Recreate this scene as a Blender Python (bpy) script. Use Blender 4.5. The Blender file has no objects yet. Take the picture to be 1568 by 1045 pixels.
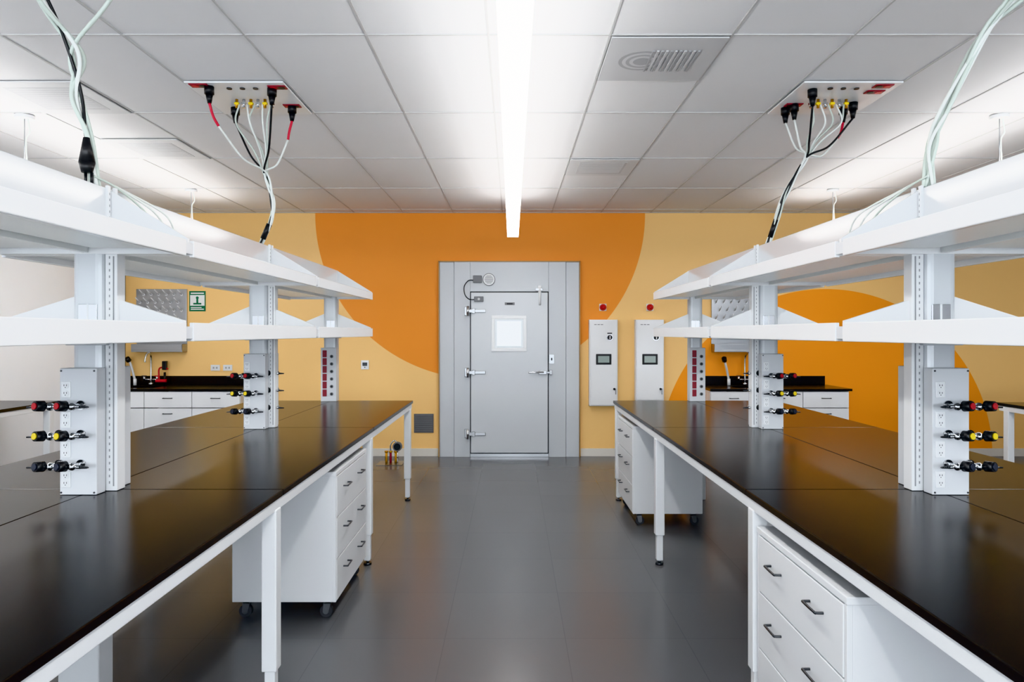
import bpy, bmesh, math, random
from mathutils import Vector, Matrix
random.seed(4)
scene = bpy.context.scene

# ------------------------------------------------------------------ helpers
def lin(c):
    out = []
    for v in c:
        v = v / 255.0
        out.append(v / 12.92 if v <= 0.04045 else ((v + 0.055) / 1.055) ** 2.4)
    return (out[0], out[1], out[2], 1.0)

MATS = {}
def mat(name, rgb, rough=0.5, metal=0.0, emit=None, estr=0.0, spec=0.5, var=0.0, vscale=4.0, bump=0.0, bscale=60.0, coat=0.0, trans=0.0):
    m = bpy.data.materials.new(name)
    m.use_nodes = True
    nt = m.node_tree
    b = nt.nodes["Principled BSDF"]
    b.inputs["Base Color"].default_value = lin(rgb)
    b.inputs["Roughness"].default_value = rough
    b.inputs["Metallic"].default_value = metal
    b.inputs["Specular IOR Level"].default_value = spec
    b.inputs["Coat Weight"].default_value = coat
    b.inputs["Transmission Weight"].default_value = trans
    if emit is not None:
        b.inputs["Emission Color"].default_value = lin(emit)
        b.inputs["Emission Strength"].default_value = estr
    geo = nt.nodes.new("ShaderNodeNewGeometry")
    if var > 0:
        n = nt.nodes.new("ShaderNodeTexNoise")
        n.inputs["Scale"].default_value = vscale
        n.inputs["Detail"].default_value = 4
        nt.links.new(geo.outputs["Position"], n.inputs["Vector"])
        mr = nt.nodes.new("ShaderNodeMapRange")
        mr.inputs["To Min"].default_value = 1 - var
        mr.inputs["To Max"].default_value = 1 + var
        nt.links.new(n.outputs["Fac"], mr.inputs["Value"])
        hs = nt.nodes.new("ShaderNodeHueSaturation")
        hs.inputs["Color"].default_value = lin(rgb)
        nt.links.new(mr.outputs["Result"], hs.inputs["Value"])
        nt.links.new(hs.outputs["Color"], b.inputs["Base Color"])
    if bump > 0:
        n2 = nt.nodes.new("ShaderNodeTexNoise")
        n2.inputs["Scale"].default_value = bscale
        nt.links.new(geo.outputs["Position"], n2.inputs["Vector"])
        bp = nt.nodes.new("ShaderNodeBump")
        bp.inputs["Strength"].default_value = bump
        bp.inputs["Distance"].default_value = 0.002
        nt.links.new(n2.outputs["Fac"], bp.inputs["Height"])
        nt.links.new(bp.outputs["Normal"], b.inputs["Normal"])
    MATS[name] = m
    return m

mat("white_enamel", (229, 231, 233), 0.28, var=0.01)
mat("white_gloss", (232, 234, 236), 0.2, var=0.01)
mat("duct_gloss", (208, 211, 214), 0.13, spec=0.9)
mat("shelf_under", (220, 223, 222), 0.3, var=0.02)
mat("grey_enamel", (210, 213, 217), 0.35, var=0.01)
mat("column_alu", (206, 210, 214), 0.28, metal=0.1, var=0.02)
mat("slot_grey", (150, 152, 155), 0.5)
mat("epoxy_black", (24, 21, 20), 0.22, spec=0.32, var=0.05, vscale=2.0)
mat("steel", (170, 172, 175), 0.28, metal=1.0)
mat("dark_steel", (90, 92, 95), 0.35, metal=1.0)
mat("chrome", (205, 207, 210), 0.12, metal=1.0)
mat("black_plastic", (22, 22, 24), 0.4)
mat("rubber", (70, 70, 73), 0.6)
mat("red_plastic", (190, 28, 38), 0.35)
mat("maroon_plastic", (140, 24, 42), 0.4)
mat("yellow_plastic", (230, 205, 40), 0.35)
mat("blue_plastic", (36, 40, 54), 0.35)
mat("brass", (200, 150, 60), 0.3, metal=1.0)
mat("cord_white", (226, 230, 226), 0.45)
mat("cord_green", (196, 206, 198), 0.45)
mat("cord_red", (200, 30, 60), 0.45)
mat("tile_white", (230, 230, 231), 0.75, var=0.008, vscale=2.5)
mat("grid_white", (194, 194, 194), 0.5)
mat("vent_light", (216, 217, 218), 0.55)
mat("vent_grey", (200, 201, 203), 0.55)
mat("vent_dark", (170, 171, 174), 0.6)
mat("grille_grey", (112, 113, 116), 0.6)
mat("wall_white", (244, 246, 249), 0.6, var=0.01)
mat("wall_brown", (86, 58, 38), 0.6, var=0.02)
mat("tan_trim", (176, 140, 92), 0.5)
mat("base_white", (224, 220, 212), 0.45)
mat("door_grey", (208, 213, 218), 0.34, var=0.012, vscale=1.5)
mat("door_frame", (202, 207, 212), 0.36, var=0.012, vscale=1.5)
mat("gasket", (46, 48, 52), 0.6)
mat("win_glow", (165, 170, 174), 0.08, emit=(225, 232, 238), estr=0.08)
mat("win_core", (200, 205, 208), 0.08, emit=(240, 244, 250), estr=0.5)
mat("lamp_down", (255, 255, 255), 0.4, emit=(255, 253, 251), estr=14.5)
mat("lamp_up", (255, 255, 255), 0.4, emit=(255, 253, 251), estr=8.5)
mat("lamp_body", (236, 236, 236), 0.4)
mat("sign_green", (20, 110, 70), 0.5)
mat("sign_white", (235, 238, 236), 0.5)
mat("grey_plate", (120, 122, 126), 0.45)
mat("screen", (50, 54, 58), 0.2)
mat("glass_led", (150, 165, 160), 0.2)

# floor material
def floor_mat():
    m = bpy.data.materials.new("floor_vinyl"); m.use_nodes = True
    nt = m.node_tree; b = nt.nodes["Principled BSDF"]
    geo = nt.nodes.new("ShaderNodeNewGeometry")
    mp = nt.nodes.new("ShaderNodeMapping")
    mp.inputs["Location"].default_value = (0.34, 0.2, 0)
    nt.links.new(geo.outputs["Position"], mp.inputs["Vector"])
    br = nt.nodes.new("ShaderNodeTexBrick")
    br.offset = 0.5
    br.inputs["Color1"].default_value = lin((101, 102, 105))
    br.inputs["Color2"].default_value = lin((103, 104, 107))
    br.inputs["Mortar"].default_value = lin((96, 97, 100))
    br.inputs["Scale"].default_value = 1.0
    br.inputs["Mortar Size"].default_value = 0.0025
    br.inputs["Mortar Smooth"].default_value = 0.3
    br.inputs["Brick Width"].default_value = 0.61
    br.inputs["Row Height"].default_value = 0.61
    br.offset = 0.0
    nt.links.new(mp.outputs["Vector"], br.inputs["Vector"])
    n = nt.nodes.new("ShaderNodeTexNoise"); n.inputs["Scale"].default_value = 0.9; n.inputs["Detail"].default_value = 2
    nt.links.new(geo.outputs["Position"], n.inputs["Vector"])
    mr = nt.nodes.new("ShaderNodeMapRange")
    mr.inputs["To Min"].default_value = 0.98; mr.inputs["To Max"].default_value = 1.02
    nt.links.new(n.outputs["Fac"], mr.inputs["Value"])
    hs = nt.nodes.new("ShaderNodeHueSaturation")
    nt.links.new(br.outputs["Color"], hs.inputs["Color"])
    nt.links.new(mr.outputs["Result"], hs.inputs["Value"])
    nt.links.new(hs.outputs["Color"], b.inputs["Base Color"])
    b.inputs["Roughness"].default_value = 0.25
    MATS["floor_vinyl"] = m
floor_mat()

# mural wall material: two painted orange discs on pale amber
def mural():
    m = bpy.data.materials.new("mural_paint"); m.use_nodes = True
    nt = m.node_tree; b = nt.nodes["Principled BSDF"]
    b.inputs["Roughness"].default_value = 0.55
    geo = nt.nodes.new("ShaderNodeNewGeometry")
    sep = nt.nodes.new("ShaderNodeSeparateXYZ")
    nt.links.new(geo.outputs["Position"], sep.inputs[0])
    def disc(cx, cz, r):
        comb = nt.nodes.new("ShaderNodeCombineXYZ")
        nt.links.new(sep.outputs["X"], comb.inputs["X"])
        nt.links.new(sep.outputs["Z"], comb.inputs["Z"])
        d = nt.nodes.new("ShaderNodeVectorMath"); d.operation = 'DISTANCE'
        d.inputs[1].default_value = (cx, 0, cz)
        nt.links.new(comb.outputs[0], d.inputs[0])
        lt = nt.nodes.new("ShaderNodeMath"); lt.operation = 'LESS_THAN'
        lt.inputs[1].default_value = r
        nt.links.new(d.outputs["Value"], lt.inputs[0])
        return lt
    base = lin((248, 205, 136))
    def mixc(prev, fac, col):
        mx = nt.nodes.new("ShaderNodeMix"); mx.data_type = 'RGBA'
        if prev is None: mx.inputs[6].default_value = base
        else: nt.links.new(prev.outputs[2], mx.inputs[6])
        mx.inputs[7].default_value = col
        nt.links.new(fac.outputs[0], mx.inputs[0])
        return mx
    m1 = mixc(None, disc(-0.40, 3.04, 2.07), lin((240, 152, 58)))
    m2 = mixc(m1, disc(3.94, 0.01, 2.09), lin((248, 156, 36)))  # right disc's orange is brightened in the paint to stand for stronger light
    nt.links.new(m2.outputs[2], b.inputs["Base Color"])
    MATS["mural_paint"] = m
mural()

class MB:
    """accumulates shaped parts into one mesh object"""
    def __init__(self, s=1, ox=0.0, oy=0.0, oz=0.0):
        self.bm = bmesh.new(); self.s = s; self.o = (ox, oy, oz); self.mats = []
    def mi(self, name):
        if name not in self.mats: self.mats.append(name)
        return self.mats.index(name)
    def _done(self, verts, name, smooth=False):
        i = self.mi(name); fs = set()
        for v in verts:
            for f in v.link_faces: fs.add(f)
        for f in fs:
            f.material_index = i; f.smooth = smooth
    def box(self, x0, x1, y0, y1, z0, z1, m, bev=0.0, seg=2, vert_only=False):
        vs = [self.bm.verts.new((x, y, z)) for x in (x0, x1) for y in (y0, y1) for z in (z0, z1)]
        q = [(0,1,3,2),(4,6,7,5),(0,4,5,1),(2,3,7,6),(0,2,6,4),(1,5,7,3)]
        fs = [self.bm.faces.new([vs[i] for i in f]) for f in q]
        i = self.mi(m)
        for f in fs: f.material_index = i
        if bev > 0:
            es = set(e for f in fs for e in f.edges)
            if vert_only:
                es = [e for e in es if abs(e.verts[0].co.z - e.verts[1].co.z) > 1e-6]
            bmesh.ops.bevel(self.bm, geom=list(es), offset=bev, segments=seg, affect='EDGES', profile=0.5, material=-1)
    def prism(self, pts, a, b, m, axis='y'):
        def P(p, t):
            if axis == 'y': return (p[0], t, p[1])
            if axis == 'x': return (t, p[0], p[1])
            return (p[0], p[1], t)
        A = [self.bm.verts.new(P(p, a)) for p in pts]
        B = [self.bm.verts.new(P(p, b)) for p in pts]
        n = len(pts); i = self.mi(m); fs = []
        fs.append(self.bm.faces.new(A)); fs.append(self.bm.faces.new(B[::-1]))
        for k in range(n):
            fs.append(self.bm.faces.new([A[k], A[(k+1) % n], B[(k+1) % n], B[k]]))
        for f in fs: f.material_index = i
    def cyl(self, p0, p1, r0, m, r1=None, seg=16):
        r1 = r0 if r1 is None else r1
        p0 = Vector(p0); p1 = Vector(p1); d = p1 - p0; L = d.length
        M = Matrix.Translation((p0 + p1) / 2) @ d.to_track_quat('Z', 'Y').to_matrix().to_4x4()
        r = bmesh.ops.create_cone(self.bm, cap_ends=True, segments=seg, radius1=r0, radius2=r1, depth=L, matrix=M)
        self._done(r['verts'], m, True)
        for f in set(f for v in r['verts'] for f in v.link_faces):
            if len(f.verts) > 4: f.smooth = False
    def sphere(self, c, r, m, sc=(1, 1, 1), seg=14):
        M = Matrix.Translation(c) @ Matrix.Diagonal((sc[0], sc[1], sc[2], 1))
        q = bmesh.ops.create_uvsphere(self.bm, u_segments=seg, v_segments=max(6, seg // 2), radius=r, matrix=M)
        self._done(q['verts'], m, True)
    def tube(self, pts, r, m, seg=8, sub=8):
        P = [Vector(p) for p in pts]; path = []
        if len(P) == 2: path = P
        else:
            Q = [P[0] * 2 - P[1]] + P + [P[-1] * 2 - P[-2]]
            for i in range(1, len(Q) - 2):
                for k in range(sub):
                    t = k / sub; a, b, c, d = Q[i-1], Q[i], Q[i+1], Q[i+2]
                    path.append(0.5 * ((2*b) + (c-a)*t + (2*a-5*b+4*c-d)*t*t + (3*b-a-3*c+d)*t**3))
            path.append(P[-1])
        rings = []; up = Vector((0.31, 0.87, 0.2)).normalized()
        for i, p in enumerate(path):
            t = (path[min(i+1, len(path)-1)] - path[max(i-1, 0)]).normalized()
            u = up - t * up.dot(t)
            if u.length < 1e-3: u = t.orthogonal()
            u.normalize(); v = t.cross(u); up = u
            rings.append([self.bm.verts.new(p + (u * math.cos(2*math.pi*k/seg) + v * math.sin(2*math.pi*k/seg)) * r) for k in range(seg)])
        mi = self.mi(m)
        for a, b in zip(rings[:-1], rings[1:]):
            for k in range(seg):
                f = self.bm.faces.new([a[k], a[(k+1) % seg], b[(k+1) % seg], b[k]]); f.material_index = mi; f.smooth = True
        for e in (rings[0][::-1], rings[-1]):
            f = self.bm.faces.new(e); f.material_index = mi
    def obj(self, name, parent=None):
        for v in self.bm.verts:
            v.co = Vector((v.co.x * self.s + self.o[0], v.co.y + self.o[1], v.co.z + self.o[2]))
        bmesh.ops.recalc_face_normals(self.bm, faces=self.bm.faces[:])
        me = bpy.data.meshes.new(name); self.bm.to_mesh(me); self.bm.free()
        for n in self.mats: me.materials.append(MATS[n])
        o = bpy.data.objects.new(name, me); scene.collection.objects.link(o)
        if parent: o.parent = parent
        return o

def empty(name):
    e = bpy.data.objects.new(name, None); scene.collection.objects.link(e); return e

# ------------------------------------------------------------------ room
CZ = 3.06; YW = 8.57; XL = -4.87; XR = 7.2; YF = -3.6
f = MB(); f.box(XL, XR, YF, YW, -0.1, 0, "floor_vinyl"); f.obj("floor")
w = MB(); w.box(XL-0.1, XR+0.1, YW, YW+0.12, -0.1, CZ+0.1, "mural_paint"); w.obj("wall_back")
w = MB(); w.box(XL-0.1, XL, YF, YW, -0.1, CZ+0.1, "wall_white"); w.obj("wall_left")
w = MB(); w.box(XR, XR+0.1, YF, YW, -0.1, CZ+0.1, "wall_white"); w.obj("wall_right")
# front wall; its three window openings are added for fill light
FILL_WIN = [(-4.2, -1.6), (-1.2, 1.4), (1.8, 4.4)]; WZ0, WZ1 = 0.95, 2.75
w = MB()
w.box(XL-0.1, XR+0.1, YF-0.12, YF, -0.1, WZ0, "wall_white")
w.box(XL-0.1, XR+0.1, YF-0.12, YF, WZ1, CZ+0.1, "wall_white")
edges = [XL-0.1] + [v for p in FILL_WIN for v in p] + [XR+0.1]
for k in range(0, len(edges), 2):
    w.box(edges[k], edges[k+1], YF-0.12, YF, WZ0, WZ1, "wall_white")
w.obj("wall_front")
for k, (a, b_) in enumerate(FILL_WIN):  # added windows behind the camera, put in to brighten the room
    w = MB()
    for (p, q, r_, t_) in ((a, a+0.05, WZ0, WZ1), (b_-0.05, b_, WZ0, WZ1), (a+0.05, b_-0.05, WZ0, WZ0+0.05), (a+0.05, b_-0.05, WZ1-0.05, WZ1), ((a+b_)/2-0.025, (a+b_)/2+0.025, WZ0+0.05, WZ1-0.05)):
        w.box(p, q, YF-0.09, YF-0.03, r_, t_, "grey_enamel", 0.004)
    w.obj("fill_window_%d" % (k+1))
    L = bpy.data.lights.new("fill_window_portal", 'AREA'); L.shape = 'RECTANGLE'; L.size = b_-a; L.size_y = WZ1-WZ0
    L.cycles.is_portal = True
    lo = bpy.data.objects.new("fill_window_portal", L); scene.collection.objects.link(lo)
    lo.location = ((a+b_)/2, YF-0.14, (WZ0+WZ1)/2); lo.rotation_euler = (math.radians(90), 0, 0)

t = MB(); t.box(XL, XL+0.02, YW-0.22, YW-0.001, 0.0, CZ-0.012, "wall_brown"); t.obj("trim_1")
# baseboard
t = MB(); t.box(XL+0.03, -0.925, YW-0.015, YW, 0, 0.1, "base_white", 0.003)
t.box(0.86, XR, YW-0.015, YW, 0, 0.1, "base_white", 0.003); t.obj("baseboard_back")
t = MB(); t.box(XL, XL+0.015, YF, YW-0.23, 0, 0.1, "base_white", 0.003); t.obj("baseboard_left")

# ceiling with T-bar grid
c = MB(); c.box(XL, XR, YF, YW, CZ, CZ+0.1, "tile_white")
PX = 0.617; xs = [ -0.12 + PX*k for k in range(-8, 13)]
ys = [3.45 + 1.22*k for k in range(-6, 5)]
g = 0.0055
for x in xs:
    if XL < x < XR: c.box(x-g, x+g, YF, YW, CZ-0.005, CZ+0.001, "grid_white")
for y in ys:
    if YF < y < YW: c.box(XL, XR, y-g, y+g, CZ-0.0055, CZ+0.001, "grid_white")
c.box(XL, XR, YW-0.025, YW, CZ-0.006, CZ+0.001, "grid_white")
def cell(i): return (-0.12 + PX*i, -0.12 + PX*(i+1))
c.obj("ceiling")

# air diffusers
def diffuser(i, y0, kind):
    x0, x1 = cell(i); x0 += 0.01; x1 -= 0.01; y1 = y0 + 0.61
    d = MB()
    d.box(x0, x1, y0+0.01, y1-0.01, CZ-0.014, CZ-0.007, "vent_grey" if kind == 0 else "vent_light", 0.002)
    d.box(x0-0.01, x1+0.01, y1-0.006, y1+0.006, CZ-0.007, CZ-0.0005, "grid_white")
    cx = (x0+x1)/2; cy = (y0+y1)/2
    if kind == 0:
        # perforated square face: deflector arcs on the left, louvre slots on the right
        for j, rr in enumerate((0.13, 0.11, 0.09, 0.07, 0.05)):
            z = CZ-0.0145-0.0006*j
            d.cyl((cx-0.09, cy, z-0.0006), (cx-0.09, cy, z), rr, "vent_dark" if j % 2 == 0 else "vent_grey", seg=32)
        for k in range(11):
            d.box(cx-0.06+0.024*k, cx-0.048+0.024*k, cy-0.14, cy+0.14, CZ-0.019, CZ-0.0143, "vent_dark" if k % 2 == 0 else "vent_grey")
    else:
        d.box(x0+0.09, x1-0.09, y0+0.1, y1-0.1, CZ-0.0155, CZ-0.0138, "vent_grey", 0.0005, 1)
        for k in range(10):
            d.box(x0+0.11, x1-0.11, y0+0.12+0.038*k, y0+0.128+0.038*k, CZ-0.0165, CZ-0.015, "vent_light")
    d.obj("ceiling_air_diffuser")
diffuser(1, 3.45, 0); diffuser(1, 5.89, 1); diffuser(-5, 4.06, 1); diffuser(-5, 5.28, 1)

# pendant linear lights
def pendant(x, z0=2.63, y0=-3.2, y1=7.62):
    e = empty("linear_pendant_light")
    hw = 0.063
    b = MB(); b.box(x-hw, x+hw, y0, y1, z0+0.004, z0+0.05, "lamp_body", 0.004); b.obj("housing", e)
    b = MB(); b.box(x-hw+0.002, x+hw-0.002, y0+0.01, y1-0.004, z0-0.01, z0+0.003, "lamp_down"); b.obj("lower_diffuser", e)
    b = MB(); b.box(x-hw+0.012, x+hw-0.012, y0+0.01, y1-0.01, z0+0.051, z0+0.054, "lamp_up"); b.obj("upper_diffuser", e)
    b = MB()
    for yy in (7.17, 4.72, 2.28, -0.16, -2.6):
        b.cyl((x, yy, CZ-0.03), (x, yy, CZ-0.0065), 0.06, "white_enamel", seg=24)
        b.cyl((x, yy, z0+0.045), (x, yy, CZ-0.02), 0.004, "steel", seg=8)
        b.tube([(x+0.02, yy, CZ-0.02), (x+0.035, yy, CZ-0.12), (x+0.01, yy, z0+0.25), (x+0.02, yy, z0+0.05)], 0.005, "cord_white")
    b.obj("suspension_cables", e)
pendant(0.01); pendant(-3.37); pendant(3.37)

# ------------------------------------------------------------------ benches
JO = [6.45, 4.62, 2.79, 0.96, -0.87]
def bench(s, xin, xout, joints, seam=True, name="lab_bench", ox=0.01):
    e = empty(name)
    xc = (xin+xout)/2
    top = MB(s, ox)
    for j in range(len(joints)-1):
        y1, y0 = joints[j]-0.0015, joints[j+1]+0.0015
        if seam:
            top.box(xin, xc-0.0015, y0, y1, 0.884, 0.91, "epoxy_black", 0.003)
            top.box(xc+0.0015, xout, y0, y1, 0.884, 0.91, "epoxy_black", 0.003)
        else:
            top.box(xin, xout, y0, y1, 0.884, 0.91, "epoxy_black", 0.003)
    top.obj("worktop", e)
    fr = MB(s, ox)
    ye, ys_ = joints[0]-0.04, joints[-1]+0.04
    for xa in (xin+0.006, xout-0.041):
        fr.box(xa, xa+0.035, ys_, ye, 0.838, 0.883, "white_enamel", 0.003)
    for j, y in enumerate(joints):
        yl = y-(0.13 if j == 0 else 0.05) if j < len(joints)-1 else y+0.1
        fr.box(xin+0.04, xout-0.04, yl-0.02, yl+0.02, 0.83, 0.882, "white_enamel", 0.003)
        for xa in (xin+0.001, xout-0.061):
            fr.box(xa, xa+0.06, yl-0.03, yl+0.03, 0.2, 0.845, "white_enamel", 0.005)
            fr.box(xa+0.009, xa+0.051, yl-0.021, yl+0.021, 0.03, 0.22, "white_enamel", 0.004)
            fr.cyl((xa+0.03, yl, 0.0), (xa+0.03, yl, 0.014), 0.026, "dark_steel", seg=20)
            fr.cyl((xa+0.03, yl, 0.014), (xa+0.03, yl, 0.035), 0.01, "steel", seg=10)
    if seam:
        for y in joints[:-1]:
            fr.box(xc-0.08, xc+0.08, y-0.12, y-0.02, 0.0, 0.83, "white_enamel", 0.006)
    fr.obj("frame", e)
    return e
bench(-1, 0.945, 2.47, JO); bench(1, 0.945, 2.47, JO)
bench(1, 4.46, 5.98, [6.3, 4.47, 2.64, 0.81], True, ox=0)
bench(-1, 4.26, 4.845, [6.45, 4.62, 2.79], False, ox=0)

# ------------------------------------------------------------------ drawer pedestals
def pedestal(s, y0, y1, zt):
    e = empty("mobile_drawer_pedestal")
    x0, x1 = 0.955, 1.515; z0 = 0.1
    b = MB(s, 0.01)
    b.box(x0+0.018, x1, y0, y1, z0, zt-0.0, "white_enamel", 0.003)
    b.box(x0+0.002, x0+0.02, y0, y0+0.018, z0, zt, "white_enamel", 0.002)
    b.box(x0+0.002, x0+0.02, y1-0.018, y1, z0, zt, "white_enamel", 0.002)
    b.box(x0, x1+0.004, y0-0.004, y1+0.004, zt-0.022, zt+0.002, "white_enamel", 0.003)
    b.obj("carcass", e)
    n = 3; H = (zt-0.024-z0)/n
    d = MB(s, 0.01); h = MB(s, 0.01)
    for k in range(n):
        a = z0 + k*H + 0.003
        d.box(x0, x0+0.0175, y0+0.02, y1-0.02, a, a+H-0.006, "white_gloss", 0.002)
        for fy in (0.27, 0.73):
            yc = y0 + (y1-y0)*fy; zc = a + H*0.62
            h.tube([(x0+0.002, yc-0.048, zc), (x0-0.022, yc-0.046, zc), (x0-0.025, yc-0.04, zc), (x0-0.025, yc+0.04, zc), (x0-0.022, yc+0.046, zc), (x0+0.002, yc+0.048, zc)], 0.0045, "dark_steel", sub=4)
    d.obj("drawer_fronts", e); h.obj("handles", e)
    k = MB(s, 0.01)
    for xx in (x0+0.06, x1-0.06):
        for yy in (y0+0.06, y1-0.06):
            k.box(xx-0.035, xx+0.035, yy-0.035, yy+0.035, z0-0.005, z0, "steel")
            k.cyl((xx, yy, 0.075), (xx, yy, z0-0.003), 0.014, "steel", seg=12)
            k.prism([(xx-0.02, 0.086), (xx+0.02, 0.086), (xx+0.024, 0.04), (xx+0.008, 0.026), (xx-0.008, 0.035)], yy-0.018, yy-0.015, "steel")
            k.prism([(xx-0.02, 0.086), (xx+0.02, 0.086), (xx+0.024, 0.04), (xx+0.008, 0.026), (xx-0.008, 0.035)], yy+0.015, yy+0.018, "steel")
            k.box(xx-0.018, xx+0.018, yy-0.018, yy+0.018, 0.078, 0.086, "steel")
            k.cyl((xx+0.008, yy-0.013, 0.034), (xx+0.008, yy+0.013, 0.034), 0.034, "rubber", seg=24)
            k.cyl((xx+0.008, yy-0.0185, 0.034), (xx+0.008, yy+0.0185, 0.034), 0.016, "steel", seg=16)
    k.obj("casters", e)
pedestal(-1, 3.67, 4.43, 0.80); pedestal(1, 1.97, 2.69, 0.785); pedestal(1, 5.46, 6.21, 0.80)

# ------------------------------------------------------------------ overhead service racks
XC = 1.722
def valve(b, x, y, z, knob, side=-1):
    """lab gas cock: flange+body sticking out of the plate, coloured index knob, serrated nozzle"""
    b.cyl((x, y, z), (x, y-0.006, z), 0.018, "chrome", seg=16)
    b.cyl((x, y, z), (x, y-0.055, z), 0.009, "chrome", seg=12)
    b.sphere((x, y-0.055, z), 0.016, "chrome")
    kx = -side
    b.cyl((x, y-0.055, z), (x+kx*0.03, y-0.065, z+0.003), 0.008, "chrome", seg=10)
    b.cyl((x+kx*0.026, y-0.058, z+0.002), (x+kx*0.038, y-0.088, z+0.005), 0.021, "black_plastic", r1=0.019, seg=18)
    b.cyl((x+kx*0.038, y-0.088, z+0.005), (x+kx*0.0395, y-0.092, z+0.0055), 0.0125, knob, seg=18)
    # nozzle
    p = Vector((x, y-0.055, z)); d = Vector((side*1.0, -0.25, 0.0)).normalized()
    b.cyl(p, p+d*0.035, 0.007, "chrome", seg=10)
    for k in range(5):
        q = p + d*(0.03+0.009*k)
        b.cyl(q, q+d*0.009, 0.0075-0.0007*k, "dark_steel", r1=0.005-0.0006*k, seg=10)

def outlet(b, x, y, z, red=False):
    b.box(x-0.019, x+0.019, y-0.003, y, z-0.032, z+0.032, "maroon_plastic" if red else "white_gloss", 0.003)
    for dz in (-0.015, 0.015):
        b.cyl((x, y-0.002, z+dz), (x, y-0.005, z+dz), 0.0125, "maroon_plastic" if red else "white_enamel", seg=16)
        for dx in (-0.005, 0.005):
            b.box(x+dx-0.001, x+dx+0.001, y-0.0058, y-0.0045, z+dz-0.001, z+dz+0.006, "black_plastic")
        b.cyl((x, y-0.0045, z+dz-0.006), (x, y-0.0058, z+dz-0.006), 0.0018, "black_plastic", seg=8)

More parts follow.
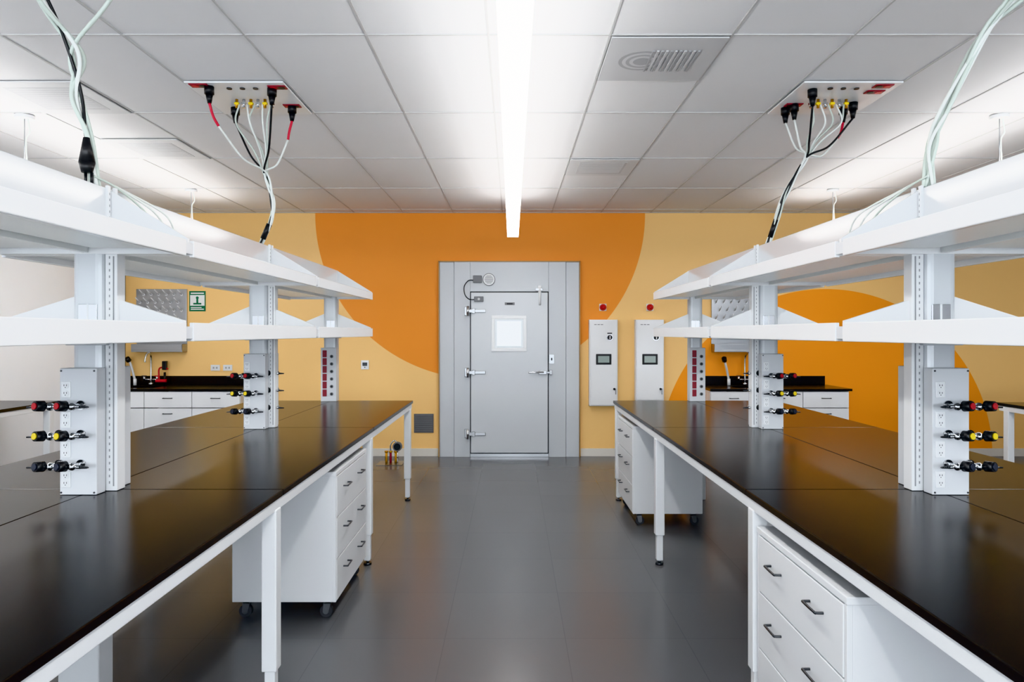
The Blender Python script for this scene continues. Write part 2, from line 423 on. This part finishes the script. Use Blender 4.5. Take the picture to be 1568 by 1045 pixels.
DT = 2.138  # top of the overhead duct
def rack(s):
    e = empty("overhead_service_rack")
    YE = [6.45, 4.62, 2.79, 0.96, -0.87]
    xi, xo = 1.325, 2.12
    for j in range(4):
        ya, yb = YE[j+1]+0.03, YE[j]-0.03+ (0.03 if j == 0 else 0)
        # upper shelf tray with fascia lips
        c = MB(s, 0.01)
        c.box(xi+0.012, xo-0.012, ya+0.001, yb-0.001, 1.895, 1.915, "white_enamel", 0.002)
        c.box(xi, xi+0.02, ya, yb, 1.862, 1.93, "white_gloss", 0.004)
        c.box(xo-0.02, xo, ya, yb, 1.862, 1.93, "white_gloss", 0.004)
        c.box(xi+0.015, xo-0.015, ya, ya+0.016, 1.868, 1.925, "white_enamel", 0.002)
        c.box(xi+0.015, xo-0.015, yb-0.016, yb, 1.868, 1.925, "white_enamel", 0.002)
        c.box(XC-0.012, XC+0.012, ya+0.02, yb-0.02, 1.872, 1.896, "shelf_under", 0.002)
        for xx in (XC-0.2, XC+0.2):
            c.box(xx-0.15, xx+0.15, ya+0.06, yb-0.06, 1.886, 1.8955, "shelf_under", 0.003)
        c.obj("upper_shelf_%d" % (j+1), e)
        # lower shelf
        l = MB(s, 0.01)
        l.box(xi+0.01, xo-0.01, ya, yb, 1.53, 1.548, "white_enamel", 0.002)
        l.box(xi, xi+0.018, ya, yb, 1.515, 1.592, "white_enamel", 0.003)
        l.box(xo-0.018, xo, ya, yb, 1.515, 1.592, "white_enamel", 0.003)
        l.box(xi+0.01, xo-0.01, ya, ya+0.015, 1.515, 1.57, "white_enamel", 0.003)
        l.box(xi+0.01, xo-0.01, yb-0.015, yb, 1.515, 1.57, "white_enamel", 0.003)
        l.obj("lower_shelf_%d" % (j+1), e)
    # overhead service duct along the ridge (glossy sheet metal)
    dct = MB(s, 0.01)
    dct.box(XC-0.07, XC+0.07, YE[-1]+0.03, YE[0], 1.916, DT, "duct_gloss", 0.004)
    dct.obj("service_duct", e)
    for j, (yf, rows) in enumerate([(6.36, 'out'), (4.53, 'v2'), (2.69, 'v1'), (0.86, 'v1')]):
        c = MB(s, 0.01)
        yc = yf + 0.10
        c.box(XC-0.066, XC+0.062, yf+0.055, yf+0.155, 0.911, 2.10, "column_alu", 0.03, 4, vert_only=True)
        if j > 0:
            c.box(XC-0.115, XC-0.067, yf+0.07, yf+0.13, 0.911, 1.90, "white_enamel", 0.003)
            c.box(XC-0.104, XC-0.099, yf+0.0685, yf+0.071, 0.93, 1.86, "slot_grey")
            for k in range(36):
                c.box(XC-0.087, XC-0.083, yf+0.0685, yf+0.0705, 0.94+k*0.026, 0.950+k*0.026, "slot_grey")
            # standards continuing up the duct face
            for dy in (0.075, 0.125):
                c.box(XC-0.082, XC-0.069, yf+dy-0.009, yf+dy+0.009, 1.915, DT+0.008, "white_enamel", 0.002)
                for k in range(8):
                    c.box(XC-0.0828, XC-0.0818, yf+dy-0.002, yf+dy+0.002, 1.94+k*0.024, 1.95+k*0.024, "slot_grey")
        for sg in (-1, 1):
            c.prism([(XC+sg*0.06, 1.53), (XC+sg*0.06, 1.70 + (0.03 if j < 2 else 0)), (XC+sg*0.375, 1.60), (XC+sg*0.375, 1.55)], yc-0.012, yc+0.012, "white_enamel")
            ya_ = yf+0.075 if j == 0 else yc
            c.prism([(XC+sg*0.068, 1.90), (XC+sg*0.068, DT-0.004), (XC+sg*0.39, 1.935), (XC+sg*0.39, 1.90)], ya_-0.008, ya_+0.008, "white_enamel")
        c.box(XC-0.085, XC+0.08, yf+0.045, yf+0.165, 1.50, 1.535, "grey_enamel", 0.004)
        c.box(xi+0.035, xo-0.035, yc-0.02, yc+0.02, 1.868, 1.90, "shelf_under", 0.003)
        for xx in (xi+0.012, xo-0.012):
            if j > 0:
                c.box(xx-0.01, xx+0.012, YE[j]-0.035, YE[j]+0.035, 1.872, 1.92, "grey_enamel", 0.002)
                c.box(xx-0.008, xx+0.012, YE[j]-0.035, YE[j]+0.035, 1.525, 1.575, "grey_enamel", 0.002)
        c.box(XC-0.045, XC+0.03, yf+0.05, yf+0.0555, 1.60, 1.665, "chrome", 0.002)
        c.box(XC-0.012, XC-0.006, yf+0.048, yf+0.051, 1.60, 1.665, "white_gloss")
        c.obj("column_%d" % (j+1), e)
        b = MB(s, 0.01)
        b.box(XC-0.075, XC+0.07, yf, yf+0.06, 0.911, 1.41, "grey_enamel", 0.003)
        if j: b.box(XC-0.09, XC+0.07, yf+0.15, yf+0.215, 0.911, 1.41, "grey_enamel", 0.003)
        side = 1 if s < 0 else -1      # outlets always sit on the same hand of the plate
        if rows == 'out':
            for k in range(6):
                outlet(b, XC+0.033*side, yf, 0.99+0.073*k, True)
                b.cyl((XC-0.032*side, yf, 0.98+0.07*k), (XC-0.032*side, yf-0.006, 0.98+0.07*k), 0.016, "grey_plate", seg=16)
                b.cyl((XC-0.032*side, yf-0.005, 0.98+0.07*k), (XC-0.032*side, yf-0.007, 0.98+0.07*k), 0.01, "black_plastic", seg=16)
        else:
            for k in range(4):
                outlet(b, XC+0.045*side, yf, 0.972+0.118*k)
            for sx_ in (-0.066, 0.064):
                for sz_ in (0.92, 1.4):
                    b.cyl((XC+sx_, yf, sz_), (XC+sx_, yf-0.002, sz_), 0.004, "dark_steel", seg=8)
        b.obj("outlet_box_%d" % (j+1), e)
        if rows != 'out':
            v = MB(s, 0.01)
            for z, kn in ((1.265, "red_plastic"), (1.15, "yellow_plastic"), (1.033, "blue_plastic")):
                valve(v, XC+0.07, yf, z, kn, -1)
                valve(v, XC-0.015, yf, z, kn, -1)
                v.cyl((XC+0.12, yf-0.06, z), (XC+0.155, yf-0.065, z-0.002), 0.005, "dark_steel", r1=0.003, seg=8)
                v.cyl((XC+0.095, yf-0.058, z), (XC+0.12, yf-0.06, z), 0.007, "chrome", seg=8)
                if rows == 'v2':
                    valve(v, XC-0.10, yf+0.15, z+0.01, kn, -1)
            v.obj("gas_valves_%d" % (j+1), e)
rack(-1); rack(1)

# ------------------------------------------------------------------ ceiling service panels
def spanel(s, y0, x0, x1, pads):
    e = empty("ceiling_service_panel")
    b = MB(s)
    b.box(x0+0.012, x1-0.012, y0+0.01, y0+0.60, CZ-0.018, CZ-0.0065, "white_enamel", 0.003)
    cx = (x0+x1)/2
    z = CZ-0.018
    for (dx, dy) in pads:
        b.box(cx+dx-0.055, cx+dx+0.055, y0+dy-0.03, y0+dy+0.03, z-0.006, z+0.002, "maroon_plastic", 0.003)
        b.cyl((cx+dx-0.025, y0+dy, z-0.009), (cx+dx-0.025, y0+dy, z-0.004), 0.02, "black_plastic", seg=18)
        b.cyl((cx+dx+0.025, y0+dy, z-0.009), (cx+dx+0.025, y0+dy, z-0.004), 0.02, "red_plastic", seg=18)
    for k in range(3):
        b.cyl((cx-0.1+0.08*k, y0+0.10, z-0.006), (cx-0.1+0.08*k, y0+0.10, z), 0.016, "dark_steel", seg=14)
    for k in range(6):
        xx = cx-0.13+0.045*k
        b.cyl((xx, y0+0.3, z-0.055), (xx, y0+0.3, z), 0.009, "brass" if k % 2 else "chrome", seg=10)
        b.box(xx-0.014, xx+0.014, y0+0.29, y0+0.31, z-0.035, z-0.02, "yellow_plastic" if k % 2 else "chrome", 0.002)
    b.obj("plate", e)
    return e
def plug(b, p, d, m="black_plastic"):
    p = Vector(p); d = Vector(d).normalized()
    b.cyl(p, p+d*0.045, 0.028, m, seg=16)
    b.cyl(p+d*0.045, p+d*0.10, 0.022, m, r1=0.012, seg=14)

def cords_far(s, x0, x1, mid, low, plugs, pads):
    cx = (x0+x1)/2; Y = 4.06; z = CZ-0.02
    e = spanel(s, 4.06, x0, x1, pads)
    b = MB(s)
    mx, my, mz = mid
    def J(a=0.014): return random.uniform(-a, a)
    for dx, dy, mm in plugs:
        p = (cx+dx, Y+dy, z)
        d = (0.1*(mx-p[0]), 0.0, -1)
        plug(b, p, d)
        q = Vector(p)+Vector(d).normalized()*0.1
        if mm == "cord_red":
            q2 = q.lerp(Vector((mx, my, mz)), 0.15)+Vector((0, 0, -0.07))
            b.tube([q, q.lerp(q2, 0.5)+Vector((0.005, 0, -0.01)), q2], 0.008, "cord_red")
            q = q2; mm = "cord_white"
        pts = [q, q.lerp(Vector(mid), 0.5)+Vector((0, 0, -0.05)), (mx+J(), my+J(), mz)] + [(l[0]+J(), l[1]+J(), l[2]) for l in low]
        b.tube(pts, 0.0065, mm)
    for k in range(5):
        p = Vector((cx-0.12+0.05*k, Y+0.3, z-0.03))
        pts = [p, p+Vector((J(0.03), J(), -0.12)), p.lerp(Vector(mid), 0.6)+Vector((J(0.02), 0, -0.03)), (mx+J(), my+J(), mz)] + [(l[0]+J(), l[1]+J(), l[2]) for l in low]
        b.tube(pts, 0.0055, "cord_white" if k % 2 else "cord_green")
    l = Vector(low[-2]); l2 = Vector(low[-1])
    b.cyl(l.lerp(l2, 0.1), l.lerp(l2, 0.75), 0.018, "black_plastic", seg=12)
    b.obj("cords", e)
cords_far(-1, 1.354, 1.971, (1.62, 4.50, 2.60), [(1.59, 4.53, 2.43), (1.61, 4.55, 2.29), (1.68, 4.56, DT+0.003)],
          [(0.17, 0.07, "cord_red"), (-0.22, 0.42, "cord_red"), (0.17, 0.46, "black_plastic"), (-0.20, 0.10, "black_plastic")],
          [(0.22, 0.05), (-0.22, 0.42), (-0.24, 0.08)])
cords_far(1, 1.731, 2.348, (1.93, 4.48, 2.70), [(1.82, 4.50, 2.5), (1.76, 4.53, 2.32), (1.71, 4.56, DT+0.003)],
          [(-0.23, 0.46, "cord_white"), (-0.20, 0.39, "cord_white"), (-0.20, 0.12, "black_plastic"), (0.15, 0.45, "cord_red"), (0.17, 0.36, "black_plastic")],
          [(-0.2, 0.4), (0.2, 0.06), (0.2, 0.16)])

def cords_near(s, x0, x1, starts, path, black):
    e = spanel(s, 2.23, x0, x1, [(0.2, 0.1), (-0.2, 0.45)])
    b = MB(s)
    def J(a=0.02): return random.uniform(-a, a)
    for k, st in enumerate(starts):
        pts = [st, Vector(st).lerp(Vector(path[0]), 0.5)+Vector((J(0.03), J(), -0.03))] + [(p[0]+J(), p[1]+J(), p[2]) for p in path]
        cm = ["cord_green", "cord_white", "cord_green", "black_plastic" if black else "cord_white", "cord_green"][k % 5]
        b.tube(pts, 0.008 if k % 3 else 0.0065, cm)
        if k % 2 == 0:
            plug(b, Vector(st)+Vector((0, 0, 0.02)), (0, 0, -1), "cord_red" if k else "black_plastic")
    l = Vector(path[-1])
    if black:
        b.cyl(l+Vector((0.01, -0.03, 0.09)), l+Vector((0.012, -0.03, 0.19)), 0.03, "black_plastic", r1=0.012, seg=14)
        b.cyl(l+Vector((0.01, -0.03, 0.05)), l+Vector((0.01, -0.03, 0.09)), 0.02, "black_plastic", r1=0.03, seg=14)
        for dx in (-0.01, 0.015):
            b.cyl(l+Vector((dx, -0.03, -0.0)), l+Vector((dx, -0.03, 0.05)), 0.006, "black_plastic", seg=8)
    for k in range(3):
        b.tube([l+Vector((-0.01, -0.02, 0.04)), (XC-0.085, 2.83+0.02*k, 2.15), (XC-0.13-0.02*k, 2.95+0.05*k, 2.08), (XC-0.17, 3.02+0.07*k, 1.99), (XC-0.2, 3.04+0.07*k, 1.925)], 0.0045, "cord_white" if k else "cord_green")
    b.obj("cords", e)
cords_near(-1, 1.354, 1.971, [(1.83, 2.45, 3.03), (1.85, 2.5, 3.03), (1.80, 2.4, 3.03), (1.86, 2.55, 3.03), (1.38, 2.6, 3.03)],
           [(1.735, 2.72, 2.66), (1.745, 2.74, 2.5), (1.70, 2.75, 2.33), (1.69, 2.76, DT+0.003)], True)
cords_near(1, 1.731, 2.348, [(2.0, 2.45, 3.03), (2.02, 2.5, 3.03), (2.04, 2.4, 3.03), (2.0, 2.6, 3.03), (1.98, 2.55, 3.03), (1.96, 2.5, 3.03)],
           [(1.86, 2.70, 2.72), (1.74, 2.74, 2.45), (1.69, 2.75, 2.3), (1.68, 2.76, DT+0.003)], False)

# ------------------------------------------------------------------ cold-room door
K = 122.0
def wx(px): return (px-784)/K
def wz(py): return 1.55+(510-py)/K
e = empty("door_1")
b = MB(); Y = YW
X0, X1 = wx(672), wx(888); ZT = wz(402)
b.box(X0, X0+0.012, Y-0.06, Y-0.001, 0, ZT+0.012, "tan_trim"); b.box(X1-0.012, X1, Y-0.06, Y-0.001, 0, ZT+0.012, "tan_trim")
b.box(X0, X1, Y-0.06, Y-0.001, ZT, ZT+0.014, "tan_trim")
b.box(X0+0.013, wx(696)-0.002, Y-0.045, Y-0.001, 0, ZT-0.001, "door_frame", 0.003)
b.box(wx(866)+0.002, X1-0.013, Y-0.045, Y-0.001, 0, ZT-0.001, "door_frame", 0.003)
DX0, DX1, DZ0, DZ1 = wx(721), wx(839), 0.055, wz(448)
b.box(wx(696)+0.001, DX0-0.006, Y-0.06, Y-0.001, 0, ZT-0.001, "door_frame", 0.003)
b.box(DX1+0.006, wx(866)-0.001, Y-0.06, Y-0.001, 0, ZT-0.001, "door_frame", 0.003)
b.box(DX0-0.005, DX1+0.005, Y-0.06, Y-0.001, DZ1+0.008, ZT-0.001, "door_frame", 0.003)
b.box(DX0-0.005, DX1+0.005, Y-0.05, Y-0.001, 0, 0.05, "steel", 0.002)
b.obj("frame", e)
b = MB(); b.box(DX0-0.006, DX1+0.006, Y-0.05, Y-0.002, 0.04, DZ1+0.008, "gasket"); b.obj("gasket", e)
b = MB(); b.box(DX0+0.007, DX1-0.007, Y-0.11, Y-0.052, DZ0+0.004, DZ1-0.007, "door_grey", 0.006, 3); b.obj("leaf", e)
b = MB()
yf = Y-0.11
a0, a1, c0, c1 = wx(753), wx(806), wz(538), wz(484)
for (p, q, r_, t_) in ((a0, a1, c0, c0+0.04), (a0, a1, c1-0.04, c1), (a0, a0+0.04, c0+0.0405, c1-0.0405), (a1-0.04, a1, c0+0.0405, c1-0.0405)):
    b.box(p, q, yf-0.012, yf, r_, t_, "white_enamel", 0.003)
b.box(a0+0.04, a1-0.04, yf-0.003, yf, c0+0.04, c1-0.04, "win_glow")
b.box(a0+0.065, a1-0.065, yf-0.004, yf-0.003, c0+0.065, c1-0.065, "win_core")
b.obj("window", e)
b = MB()
for z in (wz(477), wz(570), wz(663)):
    b.box(DX0+0.02, DX0+0.19, yf-0.014, yf, z-0.02, z+0.02, "steel", 0.006)
    b.box(DX0+0.02, DX0+0.06, yf-0.02, yf, z-0.032, z+0.032, "steel", 0.006)
    b.cyl((DX0-0.03, yf-0.02, z-0.06), (DX0-0.03, yf-0.02, z+0.06), 0.018, "chrome", seg=16)
    b.box(DX0-0.075, DX0-0.03, Y-0.075, Y-0.06, z-0.055, z+0.055, "steel", 0.005)
    b.box(DX0-0.04, DX0+0.03, yf-0.02, yf-0.012, z-0.02, z+0.02, "steel", 0.004)
    b.box(DX0-0.045, DX0-0.015, yf-0.02, Y-0.06, z-0.02, z+0.02, "steel", 0.004)
b.obj("hinges", e)
b = MB(); z = wz(570)
b.box(DX1-0.12, DX1-0.02, yf-0.02, yf, z-0.025, z+0.025, "steel", 0.006)
b.tube([(DX1-0.06, yf-0.03, z+0.005), (DX1-0.15, yf-0.055, z+0.005), (DX1-0.25, yf-0.05, z)], 0.011, "chrome")
b.box(DX1+0.012, DX1+0.05, Y-0.1, Y-0.06, z-0.03, z+0.03, "chrome", 0.006)
b.box(DX1-0.03, DX1+0.02, yf-0.01, yf+0.0, z-0.012, z+0.012, "chrome", 0.003)
b.obj("latch", e)
b = MB()
x = wx(826)
b.box(x-0.02, x+0.02, Y-0.085, Y-0.06, wz(450), wz(438), "white_gloss", 0.004)
b.cyl((x, yf-0.025, wz(468)), (x, yf-0.025, wz(441)), 0.014, "white_gloss", seg=14)
b.box(x-0.05, x+0.03, yf-0.02, Y-0.07, wz(446), wz(443), "chrome", 0.002)
b.obj("door_closer", e)
b = MB()
b.box(wx(773), wx(788), yf-0.003, yf, wz(468), wz(464), "grey_plate")
b.box(wx(776), wx(785), yf-0.004, yf-0.003, wz(467), wz(465), "gasket")
b.obj("nameplate", e)
b = MB()
cx, cz = wx(749), wz(429)
b.cyl((cx, Y-0.08, cz), (cx, Y-0.06, cz), 0.078, "grey_plate", seg=32)
b.cyl((cx, Y-0.084, cz), (cx, Y-0.08, cz), 0.07, "white_gloss", seg=32)
for k in range(-3, 4):
    hw = math.sqrt(0.055**2-(k*0.015)**2)
    b.box(cx-hw, cx+hw, Y-0.087, Y-0.083, cz+k*0.015-0.003, cz+k*0.015+0.003, "grey_plate")
b.box(wx(725), wx(738), Y-0.10, Y-0.06, wz(434), wz(423), "grey_plate", 0.006)
b.box(wx(727), wx(741), yf-0.035, yf, wz(463), wz(455), "grey_plate", 0.006)
b.cyl((wx(734), yf-0.035, wz(459)), (wx(734), yf-0.038, wz(459)), 0.015, "vent_grey", seg=14)
b.tube([(wx(726), Y-0.08, wz(430)), (wx(718), Y-0.1, wz(431)), (wx(712), Y-0.13, wz(440)), (wx(713), Y-0.15, wz(452)), (wx(719), Y-0.15, wz(459)), (wx(728), yf-0.02, wz(460))], 0.006, "gasket")
b.obj("heater_vent_and_alarm", e)
b = MB()
b.box(wx(840.5), wx(848), Y-0.066, Y-0.06, wz(557), wz(543), "steel", 0.002)
b.box(wx(843.3), wx(845.3), Y-0.076, Y-0.066, wz(552), wz(548), "gasket")
b.obj("switch_plate", e)

# ------------------------------------------------------------------ wall controls
YB = YW-0.002
def ctrl(px0, px1, py0, py1):
    b = MB(); x0, x1, z0, z1 = wx(px0), wx(px1), wz(py1), wz(py0)
    b.box(x0, x1, YW-0.10, YB, z0, z1, "white_enamel", 0.004)
    b.box(x0+0.012, x1-0.012, YW-0.112, YW-0.10, z0+0.012, z1-0.012, "white_gloss", 0.003)
    yy = YW-0.112; cx = (x0+x1)/2
    b.box(cx-0.095, cx+0.095, yy-0.008, yy, wz(558), wz(542), "black_plastic", 0.004)
    b.box(cx-0.07, cx+0.07, yy-0.0095, yy-0.008, wz(555), wz(545), "glass_led")
    kx = cx+0.075; kz = wz(517)
    b.cyl((kx, yy-0.006, kz), (kx, yy, kz), 0.038, "chrome", seg=24)
    b.cyl((kx, yy-0.03, kz), (kx, yy-0.006, kz), 0.03, "black_plastic", seg=20)
    b.box(kx-0.005, kx+0.005, yy-0.033, yy-0.03, kz-0.02, kz+0.02, "white_gloss")
    b.box(kx-0.03, kx+0.03, yy-0.002, yy, kz+0.045, kz+0.058, "black_plastic")
    b.cyl((x1-0.045, yy-0.015, wz(595)), (x1-0.045, yy, wz(595)), 0.014, "black_plastic", seg=14)
    b.box(x1-0.034, x1-0.024, yy-0.02, yy, wz(603), wz(594), "chrome", 0.002)
    for k in range(3): b.box(x0+0.06+0.04*k, x0+0.09+0.04*k, yy-0.001, yy, wz(498), wz(497), "grey_plate")
    b.obj("cold_room_control_box")
ctrl(901, 944, 490, 621); ctrl(971, 1014, 490, 613)
def beacon(px, py):
    b = MB(); x, z = wx(px), wz(py)
    b.box(x-0.045, x+0.045, YW-0.012, YB, z-0.045, z+0.045, "sign_white", 0.004)
    b.cyl((x, YW-0.03, z), (x, YW-0.01, z), 0.042, "red_plastic", seg=20)
    b.sphere((x, YW-0.035, z), 0.034, "red_plastic", (1, 1.2, 1), 20)
    b.obj("alarm_beacon")
beacon(923, 471); beacon(995, 471)
def plate(name, px0, px1, py0, py1, m="white_gloss", detail="outlet"):
    b = MB(); b.box(wx(px0), wx(px1), YW-0.012, YB, wz(py1), wz(py0), m, 0.003)
    cx = (wx(px0)+wx(px1))/2; cz = (wz(py0)+wz(py1))/2
    if detail == "outlet":
        for dx in (-0.02, 0.02):
            b.box(cx+dx-0.010, cx+dx+0.010, YW-0.014, YW-0.011, cz-0.012, cz+0.012, "vent_dark", 0.001)
    elif detail == "thermo":
        b.box(cx-0.03, cx+0.03, YW-0.02, YW-0.012, cz-0.012, cz+0.03, "screen", 0.003)
        b.cyl((cx, YW-0.02, cz-0.03), (cx, YW-0.012, cz-0.03), 0.008, "grey_plate", seg=10)
    else:
        for k in range(9):
            z = wz(py1)+0.025+k*0.0235
            b.box(wx(px0)+0.015, wx(px1)-0.015, YW-0.018, YW-0.011, z, z+0.01, "grey_plate")
    b.obj(name)
plate("wall_outlet", 323, 337, 559, 568); plate("wall_outlet", 342, 356, 559, 568)
plate("thermostat", 553, 565, 552, 566, detail="thermo")
plate("return_air_grille", 634, 664, 634, 663, "grille_grey", "grille")

# green emergency sign
b = MB(); x0, x1, z0, z1 = wx(290), wx(315), wz(477), wz(446)
b.box(x0, x1, YW-0.006, YB, z0, z1, "sign_green")
b.box(x0+0.012, x1-0.012, YW-0.008, YW-0.006, z0+0.07, z1-0.05, "sign_white")
b.box(x0+0.02, x1-0.02, YW-0.008, YW-0.006, z0+0.02, z0+0.032, "sign_white")
b.box(x0+0.02, x1-0.05, YW-0.008, YW-0.006, z0+0.042, z0+0.052, "sign_white")
b.box(x0+0.02, x1-0.02, YW-0.008, YW-0.006, z1-0.035, z1-0.02, "sign_white")
cx = (x0+x1)/2
b.cyl((cx, YW-0.0095, z1-0.085), (cx, YW-0.008, z1-0.085), 0.018, "sign_green", seg=14)
b.box(cx-0.05, cx+0.05, YW-0.0095, YW-0.008, z0+0.085, z0+0.105, "sign_green")
b.box(cx-0.012, cx+0.012, YW-0.0095, YW-0.008, z0+0.1, z1-0.1, "sign_green")
b.obj("eyewash_sign")

# ------------------------------------------------------------------ drying racks
def dryrack(x0, x1):
    b = MB(); z0, z1 = wz(520), wz(443)
    b.box(x0, x1, YW-0.025, YB, z0, z1, "steel", 0.003)
    nx = int((x1-x0)/0.095)
    for r_ in range(6):
        for k in range(nx):
            xx = x0+0.05+0.095*k+(0.045 if r_ % 2 else 0)
            if xx > x1-0.02: continue
            zz = z0+0.06+r_*0.1
            b.cyl((xx, YW-0.025, zz), (xx, YW-0.13, zz+0.055), 0.009, "white_gloss", r1=0.006, seg=8)
            b.cyl((xx, YW-0.03, zz), (xx, YW-0.024, zz), 0.016, "white_gloss", seg=10)
    b.box(x0, x1, YW-0.14, YB, wz(539), wz(536), "steel", 0.002)
    b.box(x0, x1, YW-0.14, YW-0.135, wz(536), wz(527), "steel", 0.001)
    b.box(x0, x1, YW-0.01, YB, wz(536), z0, "steel")
    b.box(x0, x0+0.004, YW-0.14, YW-0.01, wz(536), wz(527), "steel"); b.box(x1-0.004, x1, YW-0.14, YW-0.01, wz(536), wz(527), "steel")
    b.obj("glassware_drying_rack")
dryrack(wx(210), wx(287)); dryrack(2.50, 3.16)

# ------------------------------------------------------------------ sink counters
def counter(x0, x1, sx):
    e = empty("sink_counter"); yf = 7.92
    b = MB()
    hx0, hx1, hy0, hy1 = sx-0.25, sx+0.25, yf+0.12, YW-0.16
    b.box(x0, hx0, yf, YW-0.002, 0.872, 0.90, "epoxy_black", 0.002)
    b.box(hx1, x1, yf, YW-0.002, 0.872, 0.90, "epoxy_black", 0.002)
    b.box(hx0, hx1, yf, hy0, 0.872, 0.90, "epoxy_black", 0.002)
    b.box(hx0, hx1, hy1, YW-0.002, 0.872, 0.90, "epoxy_black", 0.002)
    b.box(x0, x1-0.03, YW-0.022, YW-0.002, 0.90, 1.01, "epoxy_black", 0.002)
    b.box(hx0, hx0+0.01, hy0, hy1, 0.66, 0.872, "epoxy_black"); b.box(hx1-0.01, hx1, hy0, hy1, 0.66, 0.872, "epoxy_black")
    b.box(hx0, hx1, hy0, hy0+0.01, 0.66, 0.872, "epoxy_black"); b.box(hx0, hx1, hy1-0.01, hy1, 0.66, 0.872, "epoxy_black")
    b.box(hx0, hx1, hy0, hy1, 0.65, 0.66, "epoxy_black")
    b.obj("worktop_and_basin", e)
    c = MB()
    xe = x1-0.03
    c.box(x0+0.005, x0+0.023, yf+0.03, YW-0.02, 0.1, 0.871, "white_enamel"); c.box(xe-0.018, xe, yf+0.03, YW-0.02, 0.1, 0.871, "white_enamel")
    c.box(x0+0.005, xe, YW-0.04, YW-0.02, 0.1, 0.871, "white_enamel")
    c.box(x0+0.005, xe, yf+0.03, YW-0.02, 0.1, 0.118, "white_enamel")
    c.box(x0+0.005, xe, yf+0.07, YW-0.02, 0.0, 0.1, "grey_plate")
    n = 3; W = (xe-x0-0.01)/n
    for k in range(n):
        a = x0+0.007+k*W
        c.box(a+0.003, a+W-0.003, yf+0.01, yf+0.029, 0.68, 0.865, "white_gloss", 0.003)
        c.box(a+0.003, a+W-0.003, yf+0.01, yf+0.029, 0.12, 0.672, "white_gloss", 0.003)
        m_ = a+W/2
        for zz in (0.79, 0.61):
            c.tube([(m_-0.05, yf+0.011, zz), (m_-0.048, yf-0.016, zz), (m_, yf-0.018, zz), (m_+0.048, yf-0.016, zz), (m_+0.05, yf+0.011, zz)], 0.005, "dark_steel", sub=4)
    c.obj("cabinet", e)
    t = MB(); ty = YW-0.09
    t.cyl((sx, ty, 0.9), (sx, ty, 0.93), 0.03, "chrome", seg=18)
    t.tube([(sx, ty, 0.92), (sx, ty, 1.22), (sx+0.015, ty-0.04, 1.29), (sx+0.02, ty-0.12, 1.30), (sx+0.02, ty-0.17, 1.24), (sx+0.02, ty-0.175, 1.19)], 0.011, "chrome")
    for sg in (-1, 1):
        t.cyl((sx, ty, 0.97), (sx+sg*0.08, ty-0.01, 0.97), 0.01, "chrome", seg=10)
        t.cyl((sx+sg*0.08, ty-0.01, 0.96), (sx+sg*0.08, ty-0.01, 1.01), 0.014, "chrome", seg=10)
        t.box(sx+sg*0.08-0.03, sx+sg*0.08+0.03, ty-0.017, ty-0.003, 1.01, 1.02, "red_plastic" if sg > 0 else "blue_plastic", 0.002)
    t.obj("gooseneck_faucet", e)
    w = MB(); ex = sx+0.17
    w.cyl((ex, ty, 0.9), (ex, ty, 1.06), 0.014, "black_plastic", seg=12)
    w.tube([(ex-0.06, ty-0.02, 0.96), (ex-0.06, ty-0.02, 1.1), (ex, ty-0.02, 1.12), (ex+0.05, ty-0.02, 1.1)], 0.01, "red_plastic")
    w.box(ex-0.02, ex+0.035, ty-0.035, ty+0.01, 1.09, 1.2, "black_plastic", 0.008)
    w.box(ex-0.09, ex+0.04, ty-0.06, ty-0.02, 0.94, 0.975, "red_plastic", 0.008)
    w.obj("eyewash_hose", e)
    k = MB(); dx = sx-0.2
    k.cyl((dx, ty, 0.9), (dx, ty, 0.98), 0.02, "white_gloss", seg=14)
    k.tube([(dx, ty, 0.96), (dx-0.03, ty-0.01, 1.1), (dx-0.06, ty-0.02, 1.21)], 0.014, "grey_enamel")
    k.cyl((dx-0.06, ty-0.02, 1.2), (dx-0.075, ty-0.05, 1.24), 0.03, "black_plastic", seg=14)
    k.obj("deionized_water_tap", e)
counter(XL+0.03, -3.13, wx(237)); counter(2.30, 3.95, wx(1137))

# floor stub valve near wall
b = MB(); x = -1.42; y = 8.1
b.box(x-0.17, x+0.13, y-0.14, y+0.14, 0.0, 0.006, "steel", 0.002)
for dx, m_ in ((-0.07, "brass"), (-0.02, "maroon_plastic"), (0.04, "brass")):
    b.cyl((x+dx, y, 0.006), (x+dx, y, 0.13), 0.014, m_, seg=12)
    b.cyl((x+dx, y, 0.13), (x+dx, y, 0.15), 0.022, "brass", seg=8)
b.tube([(x-0.02, y, 0.14), (x-0.02, y, 0.22), (x+0.02, y, 0.27), (x+0.05, y, 0.24), (x+0.04, y, 0.14)], 0.008, "chrome")
b.cyl((x+0.06, y-0.02, 0.2), (x+0.06, y+0.03, 0.2), 0.055, "grey_plate", seg=22)
b.cyl((x+0.06, y-0.025, 0.2), (x+0.06, y-0.02, 0.2), 0.04, "screen", seg=22)
b.cyl((x+0.06, y, 0.0), (x+0.06, y, 0.15), 0.01, "chrome", seg=10)
b.obj("floor_valve_stub")

# ------------------------------------------------------------------ world + camera
wld = bpy.data.worlds.new("World"); scene.world = wld; wld.use_nodes = True
wld.node_tree.nodes["Background"].inputs[0].default_value = (0.86, 0.93, 1.0, 1)
wld.node_tree.nodes["Background"].inputs[1].default_value = 8.0
scene.view_settings.view_transform = 'Khronos PBR Neutral'
scene.view_settings.exposure = 0.55
cam = bpy.data.cameras.new("camera"); co = bpy.data.objects.new("camera", cam)
scene.collection.objects.link(co); scene.camera = co
co.location = (0, 0, 1.55); co.rotation_euler = (math.radians(90), 0, 0)
cam.sensor_width = 36; cam.lens = 24; cam.shift_y = -12.5/1568
cam.clip_start = 0.05
